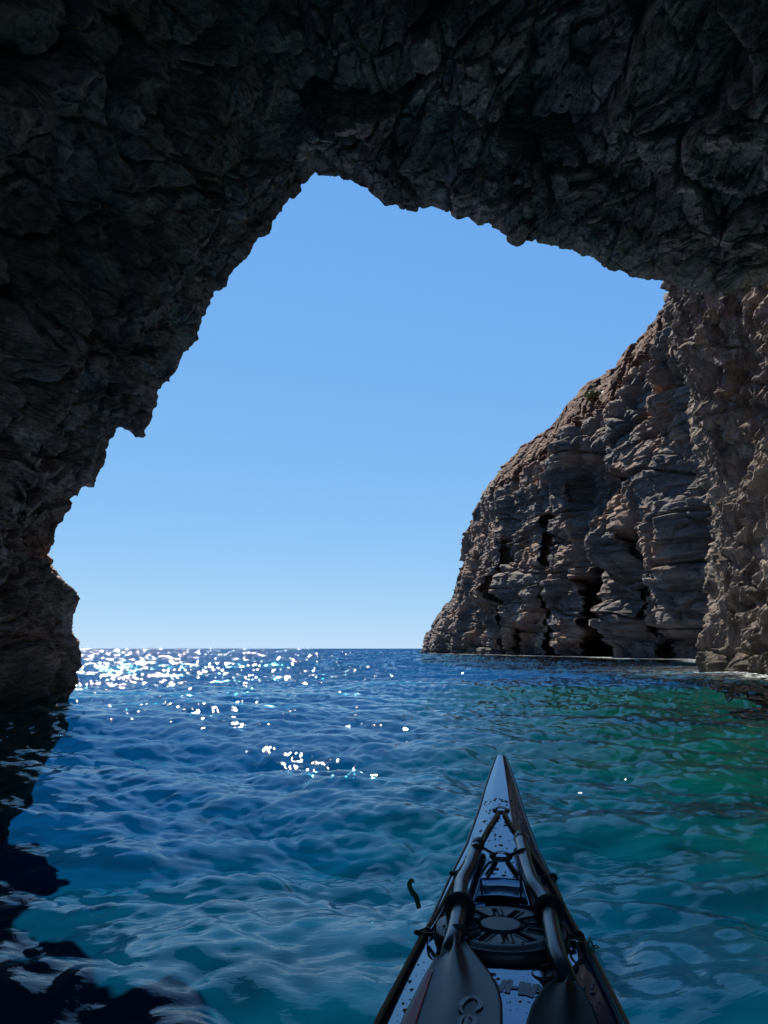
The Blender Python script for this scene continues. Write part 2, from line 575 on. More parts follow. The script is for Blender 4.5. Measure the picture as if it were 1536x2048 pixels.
def build_cliff():
    NC = 1000
    base, s = path_at(CLIFF_PATH, NC, lambda f: np.where(f[:, 1] > 144, 0.25, 1.0) / np.maximum(f[:, 1], 45) ** 0.9)
    tan = np.gradient(base, axis=0); tan /= np.linalg.norm(tan, axis=1, keepdims=True)
    setb = np.stack([tan[:, 1], -tan[:, 0]], -1)           # inland direction
    yy = base[:, 1]
    far = smooth(108, 139, yy)
    # profile: inland offset for a height, near part and seaward end
    zk = np.array([-9, 0, 3, 6, 11, 15, 19.5, 22.5, 24.5, 27, 29.5, 30.6, 31.3])
    near_o = np.array([-0.5, 0, 0.35, 0.5, 0.8, 1.2, 1.5, 1.8, 2.3, 3.6, 5.4, 7.5, 30])
    far_o = np.array([-0.5, 0, 0.8, 2.0, 5.2, 6.7, 7.9, 8.2, 8.4, 8.8, 10.6, 13, 30])
    vk = np.array([0, 0.03, 0.12, 0.21, 0.36, 0.48, 0.62, 0.71, 0.77, 0.84, 0.91, 0.95, 1.0])
    v = np.linspace(0, 1, 640)
    zz = np.interp(v, vk, zk)
    on = np.interp(v, vk, near_o)
    of = np.interp(v, vk, far_o)
    top = np.interp(yy, [34, 62, 80, 100, 116, 128, 139, 156], [35.0, 33.2, 31.9, 29.5, 28.0, 27.0, 26.2, 25])
    scl = top / 30.6
    off = on[:, None] * (1 - far) + of[:, None] * far
    Z = np.where(zz[:, None] > 0, zz[:, None] * scl, zz[:, None])
    P = np.stack([base[:, 0] + setb[:, 0] * off, base[:, 1] + setb[:, 1] * off, Z], -1)
    nrm = grid_normals(P)
    if nrm[100, NC // 2, 0] > 0: nrm = -nrm
    Yb = np.broadcast_to(yy, Z.shape)
    S = np.broadcast_to(s, Z.shape)
    warp = fbm(P * np.array([0.06, 0.018, 0.06]), 3, 0.5, 15)
    U = np.stack([S, S * 0 + 3.3, Z + 0.9 * warp - 0.03 * (S - 60)], -1)   # unrolled face: along, -, up
    lay_i = U[..., 2] / 0.85 + 0.35 * perlin(np.stack([S * 0.05, S * 0, U[..., 2] * 0.2], -1), 16)
    li = np.floor(lay_i).astype(np.int32)
    lf = smooth(0.0, 0.10, lay_i - li)
    steps = (_rnd[_perm[(li & 255)], 0] * lf + _rnd[_perm[((li - 1) & 255)], 0] * (1 - lf) - 0.5)
    steps = steps * (0.45 + 0.55 * smooth(-0.2, 0.3, perlin(np.stack([S * 0.05, S * 0 + 2, U[..., 2] * 0.12], -1), 18)))
    bands = perlin(np.stack([U[..., 2] * 0.9, S * 0.015, S * 0 + 4], -1), 17)
    b1, e1 = facets(np.stack([S * 0.055 + 0.3 * warp, S * 0, U[..., 2] * 0.19], -1), 19, 1.1)
    b2, e2 = facets(np.stack([S * 0.16 + 0.3 * warp, S * 0 + 7, U[..., 2] * 0.62], -1), 29, 1.0)
    b3, e3 = facets(np.stack([S * 0.7, P[..., 0] * 0.4, U[..., 2] * 1.4], -1), 39, 1.2)
    b4, e4 = facets(np.stack([S * 0.21 + 0.3 * warp, S * 0 + 3, U[..., 2] * 0.085 + 5], -1), 49, 0.9)
    slope_top = smooth(0.76, 0.82, v)[:, None] * (1 - 0.75 * far[None])
    k = (1 - 0.7 * slope_top) * (1 - 0.6 * smooth(126, 137, yy)[None])
    disp = 1.1 * fbm(P * 0.075, 3, 0.5, 51) + k * (1.3 * b1 - 0.8 * np.exp(-(e1 / 0.03) ** 2) + 1.5 * b4 - 0.8 * np.exp(-(e4 / 0.03) ** 2) + 0.40 * b2 - 0.30 * np.exp(-(e2 / 0.06) ** 2))
    disp = disp + k * (1.0 * steps + 0.10 * np.tanh(3 * bands) + 0.30 * b3) + 0.13 * fbm(P * np.array([0.8, 0.3, 1.2]), 5, 0.58, 53) + 0.06 * ridged(P * np.array([1.4, 0.5, 1.4]), 4, 0.6, 57)

    slot = np.zeros_like(Z)

    def cleft(yc, w, dep, z0, z1, wob=0.8):
        c = yc + wob * perlin(np.stack([Z * 0.35, Z * 0 + np.mean(yc), Z * 0], -1), 77)
        prof = np.exp(-np.abs((Yb - c) / w) ** 8)
        return dep * prof * smooth(z0 - 0.4, z0 + 0.4, Z) * (1 - smooth(z1 - 0.6, z1 + 0.6, Z))

    slot = slot + cleft(74.5, 3.2, 13.0, -8, 7.5) + cleft(73.2 - 0.45 * np.clip(Z - 7, 0, 12), 1.5, 8.0, 6.5, 17)
    slot = slot + cleft(85.5, 0.9, 4.0, -8, 23, 0.3) + cleft(100, 1.0, 3.0, -8, 15, 0.4) + cleft(64.0 - 0.25 * Z, 1.2, 2.5, 2, 10, 0.4)
    slot = slot + cleft(91.5, 3.5, 5.0, -8, 3.2) + cleft(57.0, 5.5, 5.0, -8, 1.7) + cleft(77.0, 3.5, 2.5, 16.0, 18.5)

    def bulge(yc, zc, ry, rz, amp):
        q = ((Yb - yc) / ry) ** 2 + ((Z - zc) / rz) ** 2
        return amp * np.clip(1 - q, 0, 1) ** 0.7

    disp = disp + bulge(66.5, 10.0, 5.0, 3.0, 2.4) + bulge(60.0, 14.0, 5, 3.6, 1.6) + bulge(55, 8.5, 4.5, 4.5, 1.8) + bulge(54.0, 20.0, 4.5, 5, 1.6)
    disp = disp + bulge(69, 3.0, 3.6, 2.2, 2.0) + bulge(101, 8.5, 13, 1.8, 1.8) + bulge(80, 21, 9, 2.0, 2.0)
    into = base / np.linalg.norm(base, axis=1, keepdims=True)
    P = P + nrm * disp[..., None]
    P[..., 0] += slot * (into[None, :, 0] + 0.04)
    P[..., 1] += slot * into[None, :, 1]
    soil = (smooth(0.70, 0.77, v)[:, None] + 0.25 * fbm(P * 0.35, 3, 0.5, 91)) * (1 - smooth(100, 118, yy)[None])
    soil = smooth(0.35, 0.65, soil)
    tide = 0.75 * (1 - smooth(0.4, 2.6, P[..., 2] + 0.8 * fbm(P * 0.5, 3, 0.5, 95)))
    o = grid_obj("sea_cliff", P, M_CLIFF, attrs={"soil": ('FLOAT', soil), "tide": ('FLOAT', tide)})
    tag(o, "tall layered grey cliff with reddish soil slope running out to sea", "cliff", kind="structure")
    return P, soil


CLIFF_P, CLIFF_SOIL = build_cliff()

BUTT_PATH = np.array([(23, 40), (17, 36.5), (13.7, 31.5), (12.1, 28.2), (11.8, 26.4), (11.7, 24), (11.5, 21), (11.6, 17), (12.0, 12), (12.6, 7)], float)


def build_buttress():
    NC = 560
    base, s = path_at(BUTT_PATH, NC, lambda f: np.where((f[:, 1] < 29) & (f[:, 1] > 18.5), 1.0, 0.3))
    tan = np.gradient(base, axis=0); tan /= np.linalg.norm(tan, axis=1, keepdims=True)
    setb = np.stack([-tan[:, 1], tan[:, 0]], -1)
    zk = np.array([-9.0, 0, 0.6, 2.0, 4.0, 6.5, 9.0, 12, 15, 18.5])
    ok = np.array([25.0, 0.0, 0.1, 0.2, 0.45, 0.65, 0.3, 0.1, -0.3, 0.6])
    v = np.linspace(0, 1, 820)
    zz = np.interp(v, [0, 0.04, 1], [-9.0, -0.6, 18.5])
    off = np.interp(zz, zk, ok)
    P = np.stack([base[None, :, 0] + setb[None, :, 0] * off[:, None], base[None, :, 1] + setb[None, :, 1] * off[:, None], np.broadcast_to(zz[:, None], (820, NC))], -1)
    nrm = grid_normals(P)
    if nrm[200, NC * 2 // 3, 0] > 0: nrm = -nrm
    Z = P[..., 2]
    st = np.array([1.2, 0.7, 0.27])
    Qw = P + 0.3 * np.stack([fbm(P * 0.6, 2, 0.5, 141), fbm(P * 0.6 + 9, 2, 0.5, 142), fbm(P * 0.6 + 21, 2, 0.5, 143)], -1)
    flat = np.exp(-(((P[..., 1] - 23.4) / 1.5) ** 2 + ((Z - 4.0) / 1.1) ** 2) ** 2)          # smooth tan slab
    b1, e1 = facets(Qw * np.array([0.5, 0.28, 0.35]), 101, 1.2)
    b2, e2 = facets(Qw * np.array([1.5, 0.75, 0.9]) + 3, 102, 1.4)
    b3, e3 = facets(Qw * np.array([3.5, 1.7, 2.2]) + 3, 103, 1.4)
    b5, e5 = facets(Qw * np.array([8, 4.5, 4.0]) + 3, 104, 1.4)
    flute = ridged(Qw * np.array([2.6, 1.6, 0.45]) + 8, 3, 0.6, 115)
    pits = np.clip(ridged(Qw * st * 1.9, 4, 0.55, 111) - 0.2, -1.2, 1.2)
    pits2 = np.clip(perlin(Qw * st * 3.6, 117) - 0.05, 0, 1)
    big_holes = np.clip(perlin(Qw * np.array([0.9, 0.45, 0.5]) + 4.0, 118) - 0.12, 0, 1)
    k = 1 - 0.92 * flat
    disp = 0.55 * fbm(P * 0.3, 3, 0.5, 121) + 0.55 * b1 * (0.4 + 0.6 * k) - 0.25 * np.exp(-(e1 / 0.05) ** 2) * k
    disp = disp + k * (0.22 * b2 + 0.08 * b3 + 0.02 * b5 + 0.10 * pits + 0.26 * flute - 0.30 * pits2 - 0.8 * big_holes + 0.05 * fbm(P * np.array([3, 1.5, 1.5]), 4, 0.6, 123))
    # sloping overhanging cracks
    for (y0, z0, sl, dep, w) in ((23.5, 2.75, -0.25, 0.5, 0.16), (23.0, 0.95, -0.22, 0.4, 0.13), (24.5, 8.6, 0.5, 0.5, 0.25), (22.5, 10.5, -0.8, 0.6, 0.3)):
        dz = Z - (z0 + sl * (P[..., 1] - y0)) + 0.25 * perlin(P * 1.3, 131)
        disp = disp - dep * np.exp(-(dz / w) ** 2) * smooth(3.4, 2.0, np.abs(P[..., 1] - y0))
    P = P + nrm * disp[..., None]
    tide = 0.8 * (1 - smooth(0.2, 1.0, P[..., 2] + 0.35 * fbm(P * 1.2, 3, 0.5, 195)))
    soil = np.clip(flat + 0.5 * np.exp(-(((P[..., 1] - 23.2) / 1.3) ** 2 + ((Z - 6.2) / 1.4) ** 2) ** 2), 0, 1)
    o = grid_obj("rock_buttress", P, M_BUTT, attrs={"soil": ('FLOAT', soil * 0.9), "tide": ('FLOAT', tide)})
    tag(o, "sunlit pitted grey brown rock wall at the right of the cave mouth", "rock wall", kind="structure")


build_buttress()


# ------------------------------------------------------------------ sea
def wave_tile(L, n, lmin, lmax, slope, wind, spread, seed):
    rs = np.random.RandomState(seed)
    f = np.fft.fftfreq(n, d=L / n) * 2 * math.pi
    kx, ky = np.meshgrid(f, f, indexing='xy')
    k = np.hypot(kx, ky) + 1e-9
    lam = 2 * math.pi / k
    c = (kx * math.sin(wind) + ky * math.cos(wind)) / k
    amp = k ** -2.0 * (spread + (1 - spread) * np.abs(c) ** 3)
    amp *= smooth(lmin * 0.85, lmin * 1.2, lam) * (1 - smooth(lmax * 0.8, lmax * 1.25, lam))
    ph = rs.normal(size=(n, n)) + 1j * rs.normal(size=(n, n))
    H = amp * ph
    h = np.fft.ifft2(H).real
    sx = np.fft.ifft2(1j * kx * H).real
    sy = np.fft.ifft2(1j * ky * H).real
    dx = np.fft.ifft2(-1j * kx / k * H).real
    dy = np.fft.ifft2(-1j * ky / k * H).real
    s = slope / math.sqrt((sx ** 2 + sy ** 2).mean())
    return L, np.stack([h, sx, sy, dx, dy], -1) * s


def sample(tile, x, y):
    L, T = tile
    n = T.shape[0]
    fx = (x / L * n) % n
    fy = (y / L * n) % n
    i = np.floor(fx).astype(np.int32) % n; j = np.floor(fy).astype(np.int32) % n
    a = (fx - np.floor(fx))[..., None]; b = (fy - np.floor(fy))[..., None]
    i1 = (i + 1) % n; j1 = (j + 1) % n
    return (T[j, i] * (1 - a) * (1 - b) + T[j, i1] * a * (1 - b) + T[j1, i] * (1 - a) * b + T[j1, i1] * a * b)


def water_material():
    m, nt, b = new_mat("sea_water")
    nt.nodes.remove(b)
    out = next(n for n in nt.nodes if n.type == 'OUTPUT_MATERIAL')
    P = nt.nodes.new("ShaderNodeTexCoord").outputs["Object"]
    att = nt.nodes.new("ShaderNodeAttribute"); att.attribute_name = "wave_normal"
    foam = nt.nodes.new("ShaderNodeAttribute"); foam.attribute_name = "foam"
    rip = noise(nt, mapping(nt, P, (1.0, 1.6, 1.0), (0, 0, 0.3)), 17.0, 3, 0.5, 0.6)
    nb = bump(nt, rip, 0.16, 0.016, att.outputs["Vector"])
    fr = nt.nodes.new("ShaderNodeFresnel")
    fr.inputs["IOR"].default_value = 1.34
    nt.links.new(nb, fr.inputs["Normal"])
    tr = nt.nodes.new("ShaderNodeBsdfTransparent")
    tr.inputs[0].default_value = (0.35, 0.80, 0.86, 1)
    gl = nt.nodes.new("ShaderNodeBsdfAnisotropic")
    gl.inputs["Roughness"].default_value = 0.055
    nt.links.new(nb, gl.inputs["Normal"])
    mx = nt.nodes.new("ShaderNodeMixShader")
    geo = nt.nodes.new("ShaderNodeNewGeometry")     # no mirror on the underside of a crest
    side = math_n(nt, 'SUBTRACT', 1.0, geo.outputs["Backfacing"])
    nt.links.new(math_n(nt, 'MULTIPLY', fr.outputs[0], side), mx.inputs[0]); nt.links.new(tr.outputs[0], mx.inputs[1]); nt.links.new(gl.outputs[0], mx.inputs[2])
    df = nt.nodes.new("ShaderNodeBsdfDiffuse")
    df.inputs[0].default_value = (0.6, 0.62, 0.6, 1)
    fn = ramp(nt, noise(nt, P, 3.0, 6, 0.7, 1.5), [(0.46, 0.0), (0.60, 1.0)])
    ff = math_n(nt, 'MULTIPLY', foam.outputs["Fac"], fn)
    m2 = nt.nodes.new("ShaderNodeMixShader")
    nt.links.new(ff, m2.inputs[0]); nt.links.new(mx.outputs[0], m2.inputs[1]); nt.links.new(df.outputs[0], m2.inputs[2])
    nt.links.new(m2.outputs[0], out.inputs["Surface"])
    return m


def floor_material():
    m, nt, b = new_mat("tinted_sea_floor")
    P = nt.nodes.new("ShaderNodeTexCoord").outputs["Object"]
    sh = nt.nodes.new("ShaderNodeAttribute"); sh.attribute_name = "shallow"
    n1 = noise(nt, P, 0.22, 7, 0.65, 0.6)
    n2 = noise(nt, P, 1.3, 6, 0.65, 0.6)
    deep = mix(nt, n1, (0.003, 0.036, 0.105), (0.004, 0.052, 0.132))  # light scattered in the water is put into these floor colours
    sand = ramp(nt, n1, [(0.35, (0.003, 0.037, 0.028)), (0.52, (0.005, 0.051, 0.036)), (0.70, (0.012, 0.064, 0.040))])
    c = mix(nt, sh.outputs["Fac"], deep, sand)
    c = mix(nt, 0.2, c, ramp(nt, n2, [(0.3, 0.55), (0.7, 1.35)]), 'MULTIPLY')
    nt.links.new(c, b.inputs["Base Color"])
    b.inputs["Roughness"].default_value = 1.0
    b.inputs["Specular IOR Level"].default_value = 0.0
    return m


def build_floor():
    r = np.concatenate([np.linspace(0, 22, 190)[:-1], np.linspace(22, 80, 90)[:-1], np.geomspace(80, 15000, 50)])
    a = np.linspace(-math.pi, math.pi, 601)
    Rr, A = np.meshgrid(r, a, indexing='ij')
    X = Rr * np.sin(A); Y = 10 + Rr * np.cos(A)
    W = np.stack([X, Y, X * 0], -1)
    bump_ = fbm(W * 0.18, 4, 0.5, 301)
    near_right = smooth(-2.5, 6.5, X - 0.05 * (Y - 15) + 2.0 * fbm(W * 0.1, 2, 0.5, 303)) * (1 - smooth(26, 48, np.hypot(X - 8, Y - 14)))
    in_cave = 0.45 * (1 - smooth(4, 14, np.hypot(X, Y)))
    shallow = np.clip(np.maximum(near_right, in_cave) + 0.12 * bump_ * (near_right + in_cave > 0.02), 0, 1)
    Z = -1.75 + 0.35 * near_right + 0.10 * bump_ * (1 - smooth(60, 200, Rr)) + 0.16 * fbm(W * 0.8, 3, 0.5, 307) * (1 - smooth(18, 30, Rr))  # floor raised so that the part in view lies in sunlight
    o = grid_obj("tinted_sea_floor", np.stack([X, Y, Z], -1), floor_material(), attrs={"shallow": ('FLOAT', shallow)})
    tag(o, "shallow blue green sea floor whose colour stands in for light scattered in the water", "sea floor", kind="structure")


build_floor()


def build_sea():
    az = np.concatenate([np.linspace(-180, -36, 50)[:-1], np.linspace(-36, -27.5, 50)[:-1], np.linspace(-27.5, 27.5, 1150), np.linspace(27.5, 36, 50)[1:], np.linspace(36, 180, 50)[1:]])
    azr = np.radians(az)
    dep = np.concatenate([np.linspace(80, 27, 50)[:-1], np.linspace(27, 0.35, 820)[:-1], np.geomspace(0.35, 0.004, 45)])
    r = EYE / np.tan(np.radians(dep))
    dr = np.gradient(r)
    Rr, A = np.meshgrid(r, azr, indexing='ij')
    X = Rr * np.sin(A); Y = Rr * np.cos(A)
    DR = np.broadcast_to(dr[:, None], X.shape)
    wind = R(165)
    bands = [(wave_tile(61.0, 512, 3.2, 18.0, 0.045, wind, 0.12, 1), 3.2, 1.0),
             (wave_tile(17.3, 512, 0.9, 3.6, 0.085, wind + 0.25, 0.4, 2), 0.9, 1.0),
             (wave_tile(5.3, 512, 0.26, 1.0, 0.175, wind - 0.3, 0.5, 3), 0.26, 0.9),
             (wave_tile(1.7, 512, 0.07, 0.28, 0.170, wind + 0.5, 0.6, 4), 0.07, 0.6)]
    MX = np.zeros_like(X); MY = np.zeros_like(X)
    Hh = np.zeros_like(X); SX = np.zeros_like(X); SY = np.zeros_like(X); DX = np.zeros_like(X); DY = np.zeros_like(X)
    for k, (tile, lmin, chop) in enumerate(bands):
        ang = 0.37 * k
        xr = X * math.cos(ang) - Y * math.sin(ang); yr = X * math.sin(ang) + Y * math.cos(ang)
        T = sample(tile, xr, yr)
        keep = 1 - smooth(lmin * 0.35, lmin * 1.3, DR)
        Hh += T[..., 0] * keep
        sx_ = T[..., 1] * math.cos(ang) + T[..., 2] * math.sin(ang)
        sy_ = -T[..., 1] * math.sin(ang) + T[..., 2] * math.cos(ang)
        SX += sx_; SY += sy_
        MX += sx_ * (1 - keep); MY += sy_ * (1 - keep)
        DX += (T[..., 3] * math.cos(ang) + T[..., 4] * math.sin(ang)) * keep * chop
        DY += (-T[..., 3] * math.sin(ang) + T[..., 4] * math.cos(ang)) * keep * chop
    P = np.stack([X + DX * 1.1, Y + DY * 1.1, Hh], -1)
    ng = grid_normals(P)
    ng *= np.sign(ng[..., 2:3] + 1e-9)
    ng = ng + np.stack([-MX, -MY, 0 * MX], -1)
    # beyond the reach of the mesh the short waves live in the shading normal only
    rx, ry = np.sin(A), np.cos(A)
    sr = SX * rx + SY * ry
    st = -SX * ry + SY * rx
    # far off, the facets in sight are the near-facing ones (the rest hide behind crests): a one-sided spread of slopes
    sig = float(sr.std())
    u = 1 / (1 + np.exp(-1.702 * np.clip(sr / sig, -5, 5)))
    ray_s = sig * np.sqrt(-2 * np.log(np.clip(1 - u, 1e-5, 1)))
    hide = smooth(4.0, 25.0, Rr)
    sr2 = sr * (1 - hide) + ray_s * hide
    SX2 = sr2 * rx - st * ry; SY2 = sr2 * ry + st * rx
    na = np.stack([-SX2, -SY2, np.ones_like(SX)], -1)
    na /= np.linalg.norm(na, axis=-1, keepdims=True)
    f = smooth(0.08, 0.35, DR)[..., None]
    nn = ng * (1 - f) + na * f
    nn /= np.linalg.norm(nn, axis=-1, keepdims=True)
    W = np.stack([X, Y, X * 0], -1)
    xb = np.interp(Y, CLIFF_PATH[2:11, 1], CLIFF_PATH[2:11, 0])
    dc = xb - X
    foam = (1 - smooth(0.3, 2.2, np.abs(dc - 0.2) + 0.9 * fbm(W * 0.3, 3, 0.5, 203))) * smooth(45, 50, Y) * (1 - smooth(135, 141, Y))
    xbb = np.interp(Y, BUTT_PATH[::-1][:8, 1], BUTT_PATH[::-1][:8, 0])
    db = xbb - X
    foam2 = (1 - smooth(0.25, 1.6, np.abs(db - 0.3) + 0.6 * fbm(W * 0.7, 3, 0.5, 205))) * smooth(14, 17, Y) * (1 - smooth(28, 31, Y))
    foam3 = 0.22 * (1 - smooth(0.0, 6.0, db)) * smooth(16, 22, Y) * (1 - smooth(26, 40, Y)) * (db > 0)
    foam = np.clip(foam + foam2 + foam3, 0, 1)
    o = grid_obj("sea", P, water_material(), wrap=False, attrs={"wave_normal": ('FLOAT_VECTOR', nn), "foam": ('FLOAT', foam)})
    tag(o, "rippled blue green sea water glittering towards the horizon", "sea", kind="structure")


build_sea()

# ------------------------------------------------------------------ kayak
TIP = np.array([0.4237, 2.8967, 0.42])
NEAR = np.array([0.1581, 1.1447, 0.30])
AX = (TIP - NEAR)[:2]; AX = AX / np.linalg.norm(AX)
YAW = math.atan2(AX[0], AX[1])
K0 = NEAR[:2] - AX * (NEAR[1] / AX[1])            # where the centre line passes beside the eye
KL = float(np.dot(TIP[:2] - K0, AX))              # bow distance from there
KN = float(np.dot(NEAR[:2] - K0, AX))
SIDE = np.array([AX[1], -AX[0]])


def to_local(p):
    p = np.asarray(p, float)
    q = p[..., :2] - K0
    return np.stack([q @ SIDE, q @ AX, p[..., 2]], -1)


_zy = [-2.45, -2.2, -1.6, -0.9, -0.3, 0.4, 0.9, KN, 1.7, 2.3, KL]
_zz = [0.36, 0.33, 0.27, 0.25, 0.27, 0.315, 0.305, 0.30, 0.330, 0.374, 0.42]


def zc(y):
    return np.interp(y, _zy, _zz)


_edge = [(1512, 999, 1005), (1530, 989, 1012), (1550, 983, 1021), (1585, 972, 1035), (1620, 963, 1045), (1691, 934, 1069), (1761, 894, 1106), (1832, 858, 1138), (1902, 818, 1174), (1972, 783, 1214), (2042, 753, 1250)]
_hy, _hw = [], []
for (py, xl, xr) in _edge:
    z = 0.33
    for _ in range(8):
        d = ray((xl + xr) / 2, py)
        p = d * ((z - EYE) / d[2])
        y = float(to_local(p)[1])
        z = float(zc(y)) - 0.022
    t = p[1] / d[1]
    _hy.append(y); _hw.append((xr - xl) / FPX * t / 2)
_hy = _hy[::-1]; _hw = _hw[::-1]
_hy = [-2.45, -2.2, -1.6, -0.9, -0.2, 0.4, 0.75] + _hy + [KL + 0.01]
_hw = [0.006, 0.05, 0.15, 0.24, 0.27, 0.245, 0.215] + _hw + [0.004]


def hw(y):
    return np.interp(y, _hy, _hw)


def px_on_deck(px, py, lift=0.0):
    """the point of the deck (local coordinates) that lies along a pixel of the photograph, raised by lift"""
    z = 0.33
    d = ray(px, py)
    for _ in range(25):
        p = d * ((z - EYE) / d[2])
        p[2] = z
        q = to_local(p)
        z = 0.5 * z + 0.5 * (float(deck_z(q[0], q[1])) + lift)
    return q


HATCH_Y = float(to_local(ray(1001, 1852) * ((0.325 - EYE) / ray(1001, 1852)[2]))[1])
HATCH_R = 0.112
HATCH_Z = float(zc(HATCH_Y)) - 0.002


def deck_z(x, y):
    w = hw(y)
    t = np.clip(np.abs(x) / w, 0, 1.0)
    e = 0.05
    sp = e * np.log1p(np.exp((t - 0.42) / e))
    return zc(y) - w * (0.05 * t + 0.36 * sp)


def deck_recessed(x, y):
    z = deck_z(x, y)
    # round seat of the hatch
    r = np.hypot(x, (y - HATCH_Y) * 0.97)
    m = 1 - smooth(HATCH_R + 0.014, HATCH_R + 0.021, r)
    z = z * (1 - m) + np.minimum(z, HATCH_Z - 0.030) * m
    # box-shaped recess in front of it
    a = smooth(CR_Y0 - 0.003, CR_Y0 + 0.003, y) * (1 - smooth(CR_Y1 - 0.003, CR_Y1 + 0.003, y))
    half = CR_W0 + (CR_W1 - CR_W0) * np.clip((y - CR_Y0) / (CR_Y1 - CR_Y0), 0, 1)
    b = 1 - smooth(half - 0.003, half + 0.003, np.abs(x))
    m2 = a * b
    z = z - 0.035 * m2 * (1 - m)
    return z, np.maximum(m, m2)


def flat_px(px, py, z):
    d = ray(px, py)
    p = d * ((z - EYE) / d[2]); p[2] = z
    return to_local(p)


CR_Y1 = float(px_on_deck(1003, 1757)[1]); CR_Y0 = float(px_on_deck(1003, 1803)[1])
CR_W1 = 0.040; CR_W0 = 0.050


def kayak_materials():
    m, nt, b = new_mat("gelcoat_deck")
    tc = nt.nodes.new("ShaderNodeTexCoord").outputs["Object"]
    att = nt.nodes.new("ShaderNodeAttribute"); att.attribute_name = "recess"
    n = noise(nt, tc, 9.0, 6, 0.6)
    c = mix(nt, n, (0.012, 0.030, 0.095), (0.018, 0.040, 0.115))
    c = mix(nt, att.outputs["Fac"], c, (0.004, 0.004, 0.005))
    nt.links.new(c, b.inputs["Base Color"])
    b.inputs["Roughness"].default_value = 0.10
    b.inputs["IOR"].default_value = 2.6
    b.inputs["Specular Tint"].default_value = (0.52, 0.78, 1.0, 1)
    b.inputs["Coat Tint"].default_value = (0.75, 0.9, 1.0, 1)
    b.inputs["Coat Weight"].default_value = 0.35
    b.inputs["Coat Roughness"].default_value = 0.03
    nb = bump(nt, noise(nt, tc, 130.0, 3), 0.06, 0.001)
    nt.links.new(nb, b.inputs["Normal"])
    return m


M_DECK = kayak_materials()
M_HULL = simple_mat("black_hull", (0.012, 0.012, 0.014), 0.15, coat=0.6)
M_RUBBER = simple_mat("black_rubber", (0.012, 0.012, 0.013), 0.42)
M_LID = simple_mat("hatch_plastic", (0.02, 0.024, 0.035), 0.38, spec=0.35, coat=0.0, bumpd=0.0006, nscale=120)
M_ROPE = simple_mat("brown_deck_line", (0.50, 0.28, 0.13), 0.8, nscale=300, bumpd=0.001, var=0.5)
M_CORD = simple_mat("black_shock_cord", (0.03, 0.022, 0.02), 0.7, nscale=300, bumpd=0.0008, var=0.4)
M_SHAFT = simple_mat("carbon_shaft", (0.05, 0.055, 0.065), 0.22, metallic=0.25, spec=0.8, nscale=180, var=0.5, bumpd=0.0006)
M_BLADE = simple_mat("carbon_blade", (0.014, 0.018, 0.03), 0.34, spec=0.25, nscale=90, var=0.45)
M_DARKBLADE = simple_mat("black_carbon_blade", (0.006, 0.006, 0.007), 0.55, spec=0.15, nscale=90)
M_RED = simple_mat("red_tape", (0.80, 0.05, 0.05), 0.45, nscale=60, var=0.4)
M_WHITE = simple_mat("grey_white_lettering", (0.34, 0.37, 0.42), 0.4)
M_LOGO = simple_mat("faded_logo", (0.20, 0.22, 0.26), 0.4)
M_STEEL = simple_mat("steel", (0.5, 0.5, 0.52), 0.2, metallic=1.0)
M_DROP = simple_mat("water_drop", (0.01, 0.014, 0.022), 0.03, spec=0.5, coat=1.0)
M_SEAWEED = simple_mat("seaweed", (0.07, 0.16, 0.08), 0.4, nscale=60, var=0.4)


def catmull(pts, n=8):
    pts = [np.array(p, float) for p in pts]
    if len(pts) < 3:
        return np.array([pts[0] + (pts[-1] - pts[0]) * t for t in np.linspace(0, 1, n)])
    q = [2 * pts[0] - pts[1]] + pts + [2 * pts[-1] - pts[-2]]
    out = []
    for i in range(1, len(q) - 2):
        for t in np.linspace(0, 1, n, endpoint=False):
            out.append(0.5 * (2 * q[i] + (q[i + 1] - q[i - 1]) * t + (2 * q[i - 1] - 5 * q[i] + 4 * q[i + 1] - q[i + 2]) * t * t + (3 * q[i] - q[i - 1] - 3 * q[i + 1] + q[i + 2]) * t ** 3))
    out.append(pts[-1])
    return np.array(out)


